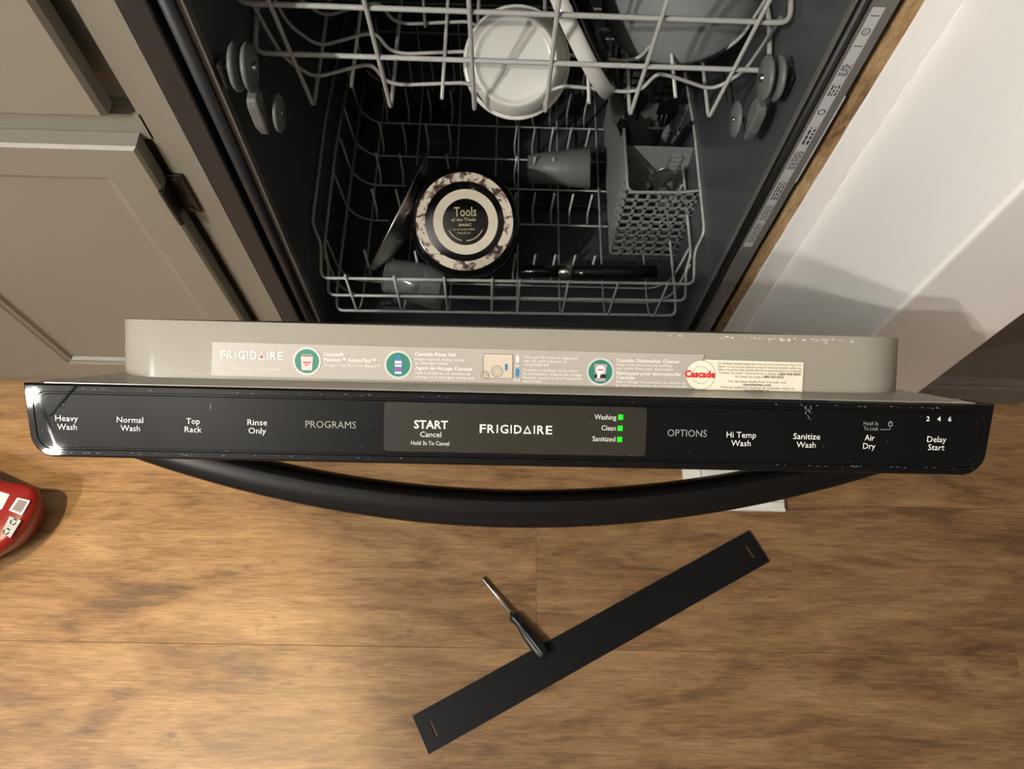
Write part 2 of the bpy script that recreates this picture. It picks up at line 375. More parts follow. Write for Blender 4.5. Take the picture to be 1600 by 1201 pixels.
dr1 = shaker(-.703, -.353, .118, .645, .047, 'door', cb)
shaker(-1.35, -.82, .118, .645, .055, 'door', cb)
MB().loft(bevel_front(-1.35, -.82, .683, .845), smooth=False).build('drawer', m_cab, cb)
h = MB()
h.box((-.3525, -.004, .527), (-.3345, -.0005, .588)); h.box((-.3560, -.0225, .535), (-.3525, -.001, .580)); h.tube([(-.3525, -.021, .530), (-.3525, -.021, .585)], .0034, 8)
h.tube([(-.344, -.0055, .5795), (-.344, -.003, .5795)], .004, 10); h.tube([(-.344, -.0055, .535), (-.344, -.003, .535)], .004, 10)
h.build('hinge', m_black, cb, bevel=.0012, label='black exposed hinge on the cabinet stile')
ct = tag(MB().box((-1.6, -.03, .87), (.334, .62, .908)).build('countertop', m_counter, bevel=.003), 'stone countertop slab over the dishwasher and cabinet', 'countertop')

# ------------------------------------------------------------------ dishwasher body
dw = thing('dishwasher', 'open black built-in dishwasher with tilted door showing its control strip', 'dishwasher')
tb = MB()
x0, x1, y0, y1, z0, z1 = -.260, .258, .012, .555, .172, .842
tb.loft([rrect_ for rrect_ in []] or [[(x0, y0, z0), (x1, y0, z0), (x1, y0, z1), (x0, y0, z1)], [(x0, y1, z0), (x1, y1, z0), (x1, y1, z1), (x0, y1, z1)]], cap0=False, cap1=True, smooth=False)
tub = tb.build('tub', m_tub, dw)
b = tub.modifiers.new('b', 'BEVEL'); b.width = .03; b.segments = 4; b.limit_method = 'ANGLE'; b.angle_limit = math.radians(40)
sl = tub.modifiers.new('s', 'SOLIDIFY'); sl.thickness = .004; sl.offset = 1
# filter, spray arm on the tub floor
fc = at(672, 188, 2, .185)
flt = MB().lathe([(.0, .012), (.03, .012), (.032, .004), (.05, .004), (.052, -.01)], (fc[0], fc[1], .176), (0, 0, 1), 40).build('filter_cap', m_dark, tub)
rg = MB()
for k in range(12):
    a = 2*math.pi*k/12; rg.lathe([(.006, -.004), (.006, .003), (.004, .003), (.004, -.002)], (fc[0]+.041*math.cos(a), fc[1]+.041*math.sin(a), .181), (0, 0, 1), 12)
rg.build('filter_studs', m_tub, tub)
sa = MB(); sa.loft([rrect(-.21, .21, -.018, .018, .017)] and [[(x*1.0+.0, .29+y, z) for x, y in rrect(-.2, .2, -.02, .02, .019)] for z in (.184, .196)], smooth=False)
sa.lathe([(.03, 0), (.03, .02), (.015, .026), (0, .026)], (0, .29, .176), (0, 0, 1), 24); sa.build('spray_arm', m_dark, dw, bevel=.003)
# front edges: left side
MB().box((-.3105, -.002, .10), (-.286, .30, .868)).build('side_flange', m_dark, dw, bevel=.002)
MB().box((-.286, .012, .10), (-.281, .30, .868)).build('flange_groove', m_rubber, dw)
MB().tube([(-.2745, .006, .10), (-.2745, .006, .868)], .0065, 12).build('door_gasket', m_dark, dw)
MB().box((-.281, .006, .10), (-.262, .03, .868)).build('gasket_channel', m_dark, dw)
MB().box((-.2625, .003, .13), (-.2602, .014, .868)).build('tub_lip', m_flange, dw, bevel=.0006)
# right side
MB().box((.2665, -.002, .10), (.2862, .30, .868)).build('side_flange', m_flange, dw, bevel=.002)
MB().tube([(.2625, .0035, .10), (.2625, .0035, .868)], .0042, 10).build('door_gasket', m_rubber, dw)
MB().box((.2585, .010, .10), (.2665, .03, .868)).build('gasket_channel', m_rubber, dw)
MB().box((.2573, .006, .13), (.2588, .014, .868)).build('tub_lip', m_flange, dw, bevel=.0006)
MB().box((-.30, .0, .09), (.288, .05, .1725)).build('sill', m_dark, dw, bevel=.004)
bk = MB(); bk.box((-.30, .56, .10), (.288, .585, .866)); bk.box((-.30, .30, .09), (-.266, .585, .866)); bk.box((.266, .30, .09), (.288, .585, .866)); bk.box((-.30, .03, .848), (.288, .585, .8685)); bk.box((-.30, .05, .09), (.288, .585, .166))
bk.build('outer_casing', m_dark, dw)
# rating label on the right flange
lb = Frame((.277, -.0022, 0), (0, 0, 1), (-1, 0, 0), (0, -1, 0))      # text runs up the flange
def lpt(u, v): w = at(u, v, 1, -.0022); return w[2], .277-w[0]
za = lpt(1165, 385)[0]; zb = lpt(1348, 10)[0]
rl = MB(); flat(rl, lb, [(za, -.0005), (zb, -.0005), (zb, .0095), (za, .0095)], .0002); rlo = rl.build('rating_label', m_silver, dw)
tx = MB()
def bars(z0_, z1_, rows, step=.006):
    for r_ in range(rows):
        y_ = .0008+r_*(.008/rows)
        z_ = z0_
        while z_ < z1_:
            l_ = random.uniform(.002, .006); flat(tx, lb, [(z_, y_), (min(z_+l_, z1_), y_), (min(z_+l_, z1_), y_+.008/rows*.5), (z_, y_+.008/rows*.5)], .0004); z_ += l_+random.uniform(.001, .002)
span = zb-za
for fa, fb_, rows in ((.03, .14, 5), (.16, .24, 4), (.27, .36, 3), (.42, .50, 4), (.53, .60, 2), (.72, .76, 3), (.79, .83, 4)): bars(za+span*fa, za+span*fb_, rows)
ringf(tx, lb, za+span*.66, .0045, .0024, .0034, .0004, 20); ringf(tx, lb, za+span*.93, .0045, .0026, .0033, .0004, 20)
put_text(tx, lb, 'e', za+span*.93-.0015, za+span*.93+.0015, .0032, .0035)
for zz in (.885, .975): flat(tx, lb, [(za+span*zz, .001), (za+span*zz+.0008, .001), (za+span*zz+.0008, .008), (za+span*zz, .008)], .0004)
tx.build('label_print', m_blackprint, rlo)
MB().box((.2848, -.0026, lpt(1245, 285)[0]), (.2861, -.0018, lpt(1310, 150)[0])).build('sticker_remnant', m_silver, dw)

# ------------------------------------------------------------------ door (tilted open about 28 degrees)
TH = math.radians(28.3)
P0 = np.array([0, -.317, .7813]); U = np.array([0, -math.sin(TH), math.cos(TH)]); NI = np.array([0, math.cos(TH), math.sin(TH)]); EX = np.array([1., 0, 0])
def D(x, s, n): return P0+EX*x+U*s+NI*n
def dpx(u, v, s):
    r = FW+RX*(u-800)/CF+DN*(v-600.5)/CF; t = ((P0+s*U-CAM)@U)/(r@U); w = CAM+r*t
    return w[0], (w-P0)@NI
def dbox(mb, xa, xb, sa_, sb_, na, nb):
    return mb.add([D(x, s, n) for n in (na, nb) for x, s in ((xa, sa_), (xb, sa_), (xb, sb_), (xa, sb_))],
                  [(0, 3, 2, 1), (4, 5, 6, 7), (0, 1, 5, 4), (1, 2, 6, 5), (2, 3, 7, 6), (3, 0, 4, 7)])
d_ = MB(); dbox(d_, -.296, .296, -.705, -.012, -.0435, -.006); door = d_.build('door', m_blacksteel, dw, bevel=.002)
# control panel end face
cp = MB()
def pan(ins, s, taper=1):
    o = rrect(-.2996+ins, .2996-ins, -.0452+ins, 0-ins, max(.0025, .0135-ins), 8, (1, 1, 0 if ins < .004 else .0, 0))
    return [D(x*(1-(.0155*(-n)/.045)), s, n) for x, n in o]
def pan2(ins, s):
    o = rrect(-.2996+ins, .2996-ins, -.0452+ins, -ins, .0095, 8, (1, 1, 1, 1))
    return [D(x*(1-(.0155*(-n)/.045)), s, n) for x, n in o]
cp.loft([pan(0, -.034), pan(0, -.0014), pan(.0008, -.0004), pan(.0014, 0), pan2(.0046, 0), pan2(.0050, -.0007), pan2(.0060, -.0007), pan2(.0064, 0)], cap0=False, cap1=True, smooth=False)
cpo = cp.build('control_panel', m_panel, dw)
FP = Frame(P0, EX, NI, U)
def ptext(par, name, s, xa, xb, ypx, cap_px, bold=0., m=m_white, s_=0., lift=.0003, kx=None):
    mb = MB()
    items = s if isinstance(s, list) else [(s, xa, xb, ypx)]
    fr = Frame(P0+U*s_, EX, NI, U)
    for t, a_, b_, y_ in items:
        xm, nb_ = dpx((a_+b_)/2, y_, s_); xa_, _ = dpx(a_, y_, s_); xb_, _ = dpx(b_, y_, s_)
        sc = (xb_-xa_)/(b_-a_)
        put_text(mb, fr, t, xa_, xb_, nb_, cap_px*sc, bold, lift)
    return mb.build(name, m, par)
for it in ([('Heavy', 87, 122.5, 657.5), ('Wash', 90, 120.5, 671)], [('Normal', 183, 224, 660), ('Wash', 189, 219, 673)], [('Top', 291.5, 312.5, 662), ('Rack', 289, 315.5, 675)],
           [('Rinse', 387, 417.5, 664), ('Only', 388.5, 416, 677)], [('Hi Temp', 1135, 1181, 683.5), ('Wash', 1142, 1172.5, 696.5)],
           [('Sanitize', 1239, 1281, 686), ('Wash', 1244, 1274, 699)], [('Air', 1350.5, 1366, 688), ('Dry', 1348, 1367, 701)], [('Delay', 1448, 1478, 690.5), ('Start', 1449.5, 1475, 703)]):
    ptext(cpo, 'button_label', it, 0, 0, 0, 9, .0)
ptext(cpo, 'section_label', 'PROGRAMS', 477.5, 556.5, 668.5, 11, -.004, m_greyprint); ptext(cpo, 'section_label', 'OPTIONS', 1042.5, 1104, 681.8, 10.8, -.004, m_greyprint)
ptext(cpo, 'delay_numbers', [('2', 1447, 1452, 657.5), ('4', 1464, 1469.5, 657.8), ('6', 1481, 1486, 658)], 0, 0, 0, 7, .02)
lk = ptext(cpo, 'lock_hint', [('Hold 3s', 1349, 1372, 664), ('To Lock', 1349, 1372, 672)], 0, 0, 0, 5.6, 0., m_greyprint)
li = MB(); sc = 1/2540
cx, cy = dpx(1391, 662, 0)
def frame_line(mb, fr, a, b, w, lift=.0003):
    a = np.array(a); b = np.array(b); d = (b-a)/np.linalg.norm(b-a); p = np.array((-d[1], d[0]))*w/2
    flat(mb, fr, [tuple(a+p), tuple(a-p), tuple(b-p), tuple(b+p)], lift)
bx = [(cx-3*sc, cy-3*sc), (cx+3*sc, cy-3*sc), (cx+3*sc, cy+2*sc), (cx-3*sc, cy+2*sc)]
for k in range(4): frame_line(li, FP, bx[k], bx[(k+1) % 4], 1.1*sc)
ringf(li, FP, cx, cy+2*sc, 1.6*sc, 2.6*sc, .0003, 12, 0, 180)
e0 = dpx(1375, 670.5, 0); e1 = dpx(1390.5, 671, 0); e2 = dpx(1390.5, 666.5, 0)
frame_line(li, FP, e0, e1, 1*sc); frame_line(li, FP, e1, e2, 1*sc)
li.build('lock_icon', m_greyprint, cpo)
# smoked display window
wa = dpx(600.5, 627, 0); wb = dpx(1010, 712, 0)
ol = rrect(wa[0], .0812, -.0372, -.0068, .0022, 4)
wm = MB().loft([[FP.p(x, y, z) for x, y in ol] for z in (0, .00025)], cap0=False, smooth=False).build('display_window', m_window, cpo)
ptext(cpo, 'start_label', [('START', 647, 700, 669.2)], 0, 0, 0, 12.5, .018, lift=.0005)
ptext(cpo, 'cancel_label', [('Cancel', 656.5, 689.5, 682.3)], 0, 0, 0, 8.3, 0., lift=.0005)
ptext(cpo, 'hold_label', [('Hold 3s To Cancel', 642.5, 702, 695)], 0, 0, 0, 6.2, 0., lift=.0005)
ptext(cpo, 'status_label', [('Washing', 929, 962.5, 655)], 0, 0, 0, 7.6, 0., lift=.0005)
ptext(cpo, 'status_label', [('Clean', 939.5, 962, 672)], 0, 0, 0, 7.6, 0., lift=.0005)
ptext(cpo, 'status_label', [('Sanitized', 925.5, 961, 689)], 0, 0, 0, 7.6, 0., lift=.0005)
for (u_, v_) in ((969.5, 651.3), (968.8, 668.7), (968, 686)):
    x_, n_ = dpx(u_, v_, 0); w_ = .00142
    MB().add([FP.p(x_+a*w_, n_+b*w_*1.08, z) for z in (.0003, .0009) for a, b in ((-1, -1), (1, -1), (1, 1), (-1, 1))], [(4, 5, 6, 7), (0, 1, 5, 4), (1, 2, 6, 5), (2, 3, 7, 6), (3, 0, 4, 7)]).build('indicator_light', m_led, cpo)
x_, n_ = dpx(673, 644, 0); mb = MB(); flat(mb, FP, disc(x_, n_, .0011, 16), .0005); mb.build('sensor_dot', m_blackprint, cpo)
def brand(par, s_, xa, xb, ya, yb, cap, mtri, m=m_white, lift=.0005, name='brand_lettering', fill=None):
    """wide-set letters with an open triangle in place of the last A"""
    fr = Frame(P0+U*s_, EX, NI, U); mb = MB()
    wts = [('F', .78), ('R', .90), ('I', .34), ('G', 1.02), ('I', .34), ('D', .96), ('^', 1.06), ('I', .34), ('R', .90), ('E', .80)]
    gap = .20; tot = sum(w for _, w in wts)+gap*(len(wts)-1); L_ = xb-xa; c = xa
    for ch, w in wts:
        a_ = c; b_ = c+w/tot*L_; fcen = ((a_+b_)/2-xa)/L_; y_ = ya+(yb-ya)*fcen
        X0, n0 = dpx(a_, y_, s_); X1, _ = dpx(b_, y_, s_); s1 = (X1-X0)/(b_-a_); H = cap*s1
        if ch == '^':
            o_ = [(X0, n0), (X1, n0), ((X0+X1)/2, n0+H)]; cx_ = (X0+X1)/2; cy_ = n0+H*.36
            i_ = [(cx_+(x-cx_)*.56, cy_+(y-cy_)*.56) for x, y in o_]
            for k in range(3): flat(mb, fr, [o_[k], o_[(k+1) % 3], i_[(k+1) % 3], i_[k]], lift)
            tri = i_
        elif ch == 'I':
            flat(mb, fr, [(X0+.25*(X1-X0), n0), (X0+.72*(X1-X0), n0), (X0+.72*(X1-X0), n0+H), (X0+.25*(X1-X0), n0+H)], lift)
        else: put_text(mb, fr, ch, X0, X1, n0, H, .012, lift)
        c += (w+gap)/tot*L_
    o = mb.build(name, m, par)
    if fill:
        t_ = MB(); flat(t_, fr, [(tri[0][0]*.9+tri[2][0]*.1, tri[0][1]), (tri[1][0]*.9+tri[2][0]*.1, tri[1][1]), tri[2]], lift); t_.build('brand_triangle', fill, par)
    return o
brand(cpo, 0, 749.5, 862.5, 675.5, 678, 13, None)
# worn scratches on the panel
sm = MB()
for k in range(16):
    u_ = 1255+random.uniform(0, 12); v_ = 634+random.uniform(0, 22)*(1 if u_ > 1257 else .8); x_, n_ = dpx(u_, v_, 0); l_ = random.uniform(.0006, .0018)
    flat(sm, FP, [(x_, n_), (x_+.0003, n_), (x_+.0002, n_+l_), (x_-.0001, n_+l_)], .0002)
for k in range(90):
    u_ = random.choice([random.uniform(60, 700), random.uniform(1200, 1520)]); t_ = (u_-60)/1480
    v_ = random.choice([713+26*t_-6.5, 606+33*t_]) + random.uniform(-1, 1); x_, n_ = dpx(u_, v_, 0); l_ = random.uniform(.0003, .002)
    flat(sm, FP, [(x_, n_), (x_+l_, n_), (x_+l_, n_+.00018), (x_, n_+.00022)], .0002)
x_, n_ = dpx(329, 634, 0); flat(sm, FP, [(x_, n_-.002), (x_+.0003, n_-.002), (x_+.0001, n_+.002), (x_-.0002, n_+.002)], .0002)
for k in range(40):
    x_, n_ = dpx(random.uniform(60, 1520), random.uniform(620, 730), 0); r_ = random.uniform(.00012, .0003)
    if -.044 < n_ < -.001: flat(sm, FP, disc(x_, n_, r_, 6), .0006)
sm.build('scratch_marks', m_greyprint, cpo)['kind'] = 'stuff'
# inner liner: sloping top strip + raised rim
ln = MB()
ln.add([D(x, s, n) for x, s, n in ((-.287, -.0015, .0005), (.287, -.0015, .0005), (.268, -.0205, .0036), (-.266, -.0205, .0036), (-.292, -.0015, -.006), (.292, -.0015, -.006), (-.287, -.69, .0005), (.287, -.69, .0005))],
       [(0, 1, 2, 3), (4, 5, 1, 0), (3, 2, 7, 6), (0, 3, 6), (1, 7, 2)])
def lring(ins, n): return [D(x, s, n) for x, s in rrect(-.2625+ins, .2625-ins, -.685+ins, -.020-ins, max(.004, .040-ins), 10)]
ln.loft([lring(-.0006, .0005), lring(-.0002, .0035), lring(.0002, .0392), lring(.0004, .0398), lring(.0009, .0400), lring(.0035, .0400), lring(.024, .0400), lring(.027, .038), lring(.034, .012), lring(.040, .010)], cap0=False, cap1=True)
lno = ln.build('inner_liner', m_liner, dw)
for p in lno.data.polygons: p.use_smooth = True
lno.data.set_sharp_from_angle(angle=math.radians(35))
# water stains along the rim edge
ws = MB(); FL = Frame(P0+U*-.0198, EX, NI, U)
for k in range(46):
    u_ = random.triangular(1010, 1345, 1290); v_ = 526.5+(u_-1150)*.024+abs(random.gauss(0, 2.4)); x_, n_ = dpx(u_, v_, -.0198); l_ = random.uniform(.0005, .0035); h_ = random.uniform(.00012, .0005)
    flat(ws, FL, [(x_, n_), (x_+l_, n_-h_*.3), (x_+l_*.8, n_+h_), (x_+l_*.2, n_+h_*1.3)], .0003)
ws.build('water_marks', m_whitesticker, lno)['kind'] = 'stuff'
# advertising stickers on the liner rim
SL = -.0197
def lp(u, v): return dpx(u, v, SL)
FS = Frame(P0+U*SL, EX, NI, U)
a = lp(332, 534); b = lp(330, 586); c_ = lp(1100, 560); d2 = lp(1088, 614)
st = MB(); flat(st, FS, [(a[0], a[1]), (b[0], .0056), (d2[0], .0040), (c_[0], a[1]-.0008)][::-1], .0002); sto = st.build('promo_sticker', m_sticker, lno, label='long grey care sticker')
# the two stickers' print hangs under the liner beside them
def stext(items, cap, bold=0., m=m_white, name='sticker_print', lift=.0005):
    for t, a_, b_, y_ in items:
        mb = MB()
        xm, nb_ = lp((a_+b_)/2, y_); xa_, _ = lp(a_, y_); xb_, _ = lp(b_, y_)
        put_text(mb, FS, t, xa_, xb_, nb_, cap*(xb_-xa_)/(b_-a_), bold, lift); mb.build(name, m, lno)
brand(lno, SL, 345, 442.5, 559.8, 562, 12.5, None, fill=m_redprint, name='sticker_lettering')
stext([('recommends/recommande', 355, 437, 577.5)], 4)
stext([('Cascade®', 506, 537, 556), ('Platinum™ ActionPacs™', 506, 587, 565), ('Cascade Rinse Aid', 648.6, 711.6, 556), ('Agent de rinçage Cascade', 648.6, 738, 577.8), ('Cascade Dishwasher Cleaner', 963, 1062, 566.3), ('Nettoyant pour lave-vaisselle', 963, 1063, 586), ('Cascade', 963, 991, 592)], 5.4, .022)
stext([('Tougher than Burnt-on Messes™', 506, 594, 572.8), ('Helps improve drying results', 648.6, 725.6, 563.4), ('vs. detergent alone', 648.6, 700, 569), ('Aide à améliorer les résultats du', 648.6, 735, 585), ('séchage vs le détergent utilisé seul.', 648.6, 742, 591.3),
       ('Turn and lift rinse aid dispenser', 818, 903, 560.5), ('cap. Fill until indicator is', 818, 884, 566), ('completely full.', 818, 858, 571.3), ("Tourner et soulever le bouchon", 817, 902, 580.5), ("du distributeur d'agent de rinçage.", 817, 910, 586.5), ("Remplir jusqu'à ce que l'indicateur", 817, 910, 592.3), ('soit rempli.', 817, 847, 597),
       ('Helps remove limescale buildup', 963, 1050, 572), ('and odors from your dishwasher', 963, 1052, 578), ("Aide à déloger l'accumulation de calcaire et", 962, 1070, 599), ('les odeurs persistantes de votre lave-vaisselle', 962, 1073, 604.5), ('Add', 804, 811, 573), ('Full', 803, 812, 595.5)], 4.3, .006)
def icon(u, v, kind):
    x, n = lp(u, v); k = .00041
    r_ = MB(); ringf(r_, FS, x, n, 18.7*k, 22*k, .0006); ro = r_.build('icon_rim', m_porcelain, lno)
    g_ = MB(); flat(g_, FS, disc(x, n, 18.9*k), .0004); g_.build('icon_disc', m_green, lno)
    q = lambda mb, pl, l: flat(mb, FS, [(x+a*k, n+b*k) for a, b in pl], l)
    if kind == 'tub':
        t = MB(); q(t, [(-8.5, 8), (8.5, 8), (8.5, 11), (-8.5, 11)], .0006); q(t, [(-10, 6.5), (10, 6.5), (9, 9), (-9, 9)], .0006); t.build('icon_lid', m_greyprint, lno)
        t = MB(); q(t, [(-8, -14), (8, -14), (9.5, 7), (-9.5, 7)], .0007); t.build('icon_tub', m_pinkprint, lno)
        t = MB(); q(t, [(-6, -3), (6, -3), (6, -1), (-6, -1)], .0008); q(t, [(-3, -7), (3, -6), (3, -5), (-3, -5)], .0008); t.build('icon_mark', m_redprint, lno)
    elif kind == 'bottle':
        t = MB(); q(t, [(-6.5, -15), (6.5, -15), (6.5, 7), (3, 10.5), (-3, 10.5), (-6.5, 7)], .0006); q(t, [(-2.5, 10), (2.5, 10), (2.5, 14), (-2.5, 14)], .0006); t.build('icon_bottle', m_blue, lno)
        t = MB(); q(t, [(-5, -3), (5, -3), (5, 6), (-5, 6)], .0007); q(t, [(-5, -14), (5, -14), (5, -11), (-5, -11)], .0007); t.build('icon_label', m_white, lno)
        t = MB(); q(t, [(-4.5, 0), (4.5, 0), (4.5, 2), (-4.5, 2)], .0008); q(t, [(-4.5, -8), (4.5, -8), (4.5, -6), (-4.5, -6)], .0008); t.build('icon_mark', m_redprint, lno)
    else:
        t = MB(); q(t, [(-8, -15), (8, -15), (10, 12), (-10, 12)], .0006); t.build('icon_pouch', mat('lilac_print', srgb(178, 160, 172), .5), lno)
        t = MB(); q(t, [(-9, -10), (9, -10), (9, -4), (-9, -4)], .0007); t.build('icon_band', m_blackprint, lno)
        t = MB(); flat(t, FS, disc(x, n+3*k, 7*k, 20), .0007); q(t, [(-5, -10), (-1, -10), (1, -2), (-5, -2)], .0008); t.build('icon_label', m_white, lno)
        t = MB(); q(t, [(-4.5, 2), (4.5, 2), (4.5, 4), (-4.5, 4)], .0009); t.build('icon_mark', m_redprint, lno)
icon(480, 564, 'tub'); icon(622.5, 569.5, 'bottle'); icon(938, 580.5, 'pouch')
# dispenser drawing
k = .00041; x, n = lp(778, 572)
t = MB(); flat(t, FS, [(x+a*k, n+b*k) for a, b in rrect(-23, 23, -19, 19, 4, 4)], .0004); x2, n2 = lp(757, 586.5); flat(t, FS, disc(x2, n2, 8*k, 24), .0005); t.build('dispenser_drawing', m_pinkprint if False else mat('beige_print', srgb(206, 192, 172), .5), lno)
t = MB(); ringf(t, FS, x-1*k, n-8*k, 8*k, 9*k, .0006); ringf(t, FS, x2, n2, 6*k, 7*k, .0007)
for a0 in range(0, 360, 45):
    ca, sa_ = math.cos(math.radians(a0)), math.sin(math.radians(a0)); frame_line(t, FS, (x-1*k+3*k*ca, n-8*k+3*k*sa_), (x-1*k+7*k*ca, n-8*k+7*k*sa_), .8*k, .0006)
    frame_line(t, FS, (x2+2*k*ca, n2+2*k*sa_), (x2+5*k*ca, n2+5*k*sa_), .7*k, .0007)
ol = rrect(-23, 23, -19, 19, 4, 4)
for i in range(len(ol)): frame_line(t, FS, (x+ol[i][0]*k, n+ol[i][1]*k), (x+ol[(i+1) % len(ol)][0]*k, n+ol[(i+1) % len(ol)][1]*k), .8*k, .0006)
t.build('dispenser_lines', m_darkprint, lno)
t = MB(); flat(t, FS, [(x+a*k, n+b*k) for a, b in rrect(11, 15, -6, 4, .5, 2)], .0007); x3, n3 = lp(808.5, 582); flat(t, FS, [(x3+a*k, n3+b*k) for a, b in rrect(-2.6, 2.6, -6.5, 6.5, 2, 4)], .0005); t.build('blue_indicator', m_blue, lno)
t = MB(); x3, n3 = lp(808.5, 560.5); flat(t, FS, [(x3+a*k, n3+b*k) for a, b in rrect(-2.3, 2.3, -6, 6, 2, 4)], .0005); t.build('white_indicator', m_white, lno)
# cream sticker
q4 = [lp(1101, 561.5), lp(1085, 614), lp(1252.5, 619.5), lp(1255, 566)]
q4[1] = (q4[1][0], .0035); q4[2] = (q4[2][0], .0035)
t = MB(); flat(t, FS, q4, .0006); t.build('cream_sticker', m_whitesticker, lno, label='cream care-line sticker with red lettering')
t = MB(); x, n = lp(1094, 585.5); flat(t, FS, disc(x, n, 23*k), .0008); t.build('sticker_disc', m_whitesticker, lno)
t = MB(); ringf(t, FS, x, n, 22.6*k, 23.4*k, .0009); ringf(t, FS, x, n, 13*k, 13.8*k, .0009, 24, 20, 160); ringf(t, FS, x, n, 13*k, 13.8*k, .0009, 24, 215, 330); t.build('disc_lines', m_greyprint, lno)
stext([('Cascade', 1069, 1116.5, 589)], 10, .045, m_redprint, 'red_lettering', .0011)
stext([('For dishwasher questions please refer to the use and care manual in the Use & Care', 1122, 1251, 570.3), ('Manual / Si vous avez des questions au sujet de votre lave-vaisselle, veuillez vous', 1121, 1252, 575.2), ("référer à la section d'aide associée dans votre manuel d'utilisation et d'entretien", 1121, 1252, 580),
       ('Customer Care Center / Centre du service à la clientèle', 1123, 1212, 584.5), ('For Canada / Au Canada', 1148, 1188, 590), ('For the best results from Cascade, visit', 1138, 1228, 598), ('Pour les meilleurs résultats de Cascade, visitez le', 1126, 1240, 607)], 3.6, .0, m_darkprint, lift=.0008)
stext([('1-800-944-9044', 1214, 1250, 586.3), ('1-800-265-8352', 1190, 1224, 590.5), ('cascadeclean.com', 1160, 1204, 602.5), ('cascadeclean.ca', 1162, 1201, 611.3)], 3.8, .03, m_darkprint, lift=.0008)
# bow handle
def hsec(x, flat_=1):
    no = -.105+.63*x*x; ni = -.079+.60*x*x
    cx_ = (no+ni)/2; hw = (ni-no)/2; hs = .0135
    o = []
    for k in range(20):
        a = 2*math.pi*k/20; ca, sa2 = math.cos(a), math.sin(a)
        e = .55
        o.append(D(x, -.082+hs*math.copysign(abs(sa2)**e, sa2), cx_+hw*math.copysign(abs(ca)**e, ca)))
    return o
hd = MB(); xs = [-.315+.63*i/48 for i in range(49)]
hd.loft([hsec(x) for x in xs if -.105+.63*x*x < -.043 or True][2:-2]); hdo = hd.build('handle', m_blacksteel, dw, label='bowed black steel door handle')
hdo.data.set_sharp_from_angle(angle=math.radians(50))

# rack roller wheels and clips on the tub walls
def roller(sx):
    rb = MB(); xw = .256 if sx > 0 else -.258
    p = at(1203, 122, 0, .236) if sx > 0 else at(383, 105, 0, -.236)
    p2 = at(1178, 192, 0, .226) if sx > 0 else at(412, 172, 0, -.226)
    c1 = np.array(p); c2 = np.array(p2)
    rb.box((min(xw, xw-sx*.004), c1[1]-.008, c1[2]-.02), (max(xw, xw-sx*.004), c1[1]+.008, c1[2]+.008)); ro = rb.build('roller_bracket', m_dark, dw, bevel=.003)
    for dx in (0, 1):
        w = MB(); o = (sx*(.232+.011*dx), c1[1], c1[2]); w.lathe([(.0, -.0030), (.006, -.0034), (.0185, -.0026), (.0205, -.0008), (.0205, .0008), (.0185, .0026), (.006, .0034), (0, .0030)], o, (sx, 0, 0), 32)
        w.build('wheel', m_wheel, ro)
    w = MB(); w.tube([(sx*.226, c1[1], c1[2]), (xw, c1[1], c1[2])], .004, 10); w.build('axle', m_steel, ro)
    cl = MB(); cx_ = sx*.236
    R = []
    for (h, w1, w2) in ((-.024, .0075, .0045), (-.032, .010, .0055), (-.055, .010, .0055), (-.070, .006, .004)):
        R.append([(cx_+a*w2, c1[1]-.006+b*w1, c1[2]+h) for a, b in ((-1, -1), (1, -1), (1, 1), (-1, 1))])
    cl.loft(R, smooth=False); cl.build('clip', m_wheel, ro, bevel=.002)
    w = MB(); o = (sx*.222, c1[1]+.004, c1[2]-.058); w.lathe([(.0, -.0026), (.005, -.003), (.0165, -.002), (.018, 0), (.0165, .002), (.005, .003), (0, .0026)], o, (sx, 0, 0), 28); w.build('wheel', m_wheel, ro)
    w = MB(); w.tube([(sx*.2182, o[1], o[2]), (sx*.230, o[1], o[2])], .0028, 8); w.build('axle', m_steel, ro)
roller(1); roller(-1)

# ------------------------------------------------------------------ upper rack
ur = thing('upper_rack', 'grey wire upper dish rack with wavy cross wires, slid into the tub', 'dish rack')
def wire(par, pts, r, name='wire', fl_=.012, seg=8): return MB().tube(fillet(pts, fl_) if len(pts) > 2 else pts, r, seg).build(name, m_wire, par)
YF = .09
for (zf, zs, nm) in ((.714, .735, 'top_rail'), (.658, .675, 'front_rail')):
    yb_ = .52
    wire(ur, [(-.246, yb_, zs), (-.255, YF+.05, zs), (-.255, YF, zf+.001), (.252, YF, zf-.001), (.252, YF+.05, zs), (.246, yb_, zs), (-.246, yb_, zs)], .0026, nm, .012, 10)
LONG = [-.213, -.131, -.042, .034, .125, .21]
for x in LONG:
    wire(ur, [(x*1.08, YF-.0035, .770), (x*1.05, YF-.0035, .714), (x, YF+.002, .588), (x*.99, .30, .600), (x*.99, .515, .61), (x, .523, .735)], .0023, 'long_wire', .008)
for x, z in ((-.169, .615), (-.076, .603), (.079, .603), (.168, .615)):
    wire(ur, [(x, YF+.004, z), (x*.995, .515, z+.012), (x, .522, .675)], .0020, 'floor_wire', .01)
prof = [(-.252, .700), (-.246, .668), (-.238, .632), (-.212, .605), (-.165, .622), (-.148, .626), (-.136, .603), (-.120, .599), (-.052, .605), (-.040, .598), (.0, .597)]
prof = prof+[(-x, z) for x, z in prof[-2::-1]]
for y in (.115, .160, .205, .27, .34, .41, .48):
    wire(ur, [(x, y, z) for x, z in prof], .0020, 'cross_wire', .014)
for y in (.20, .27, .34):
    for x in (-.10, .05, .11): wire(ur, [(x, y, .60), (x, y+.012, .66), (x+.004, y+.008, .70)], .0018, 'tine', .01, 6)
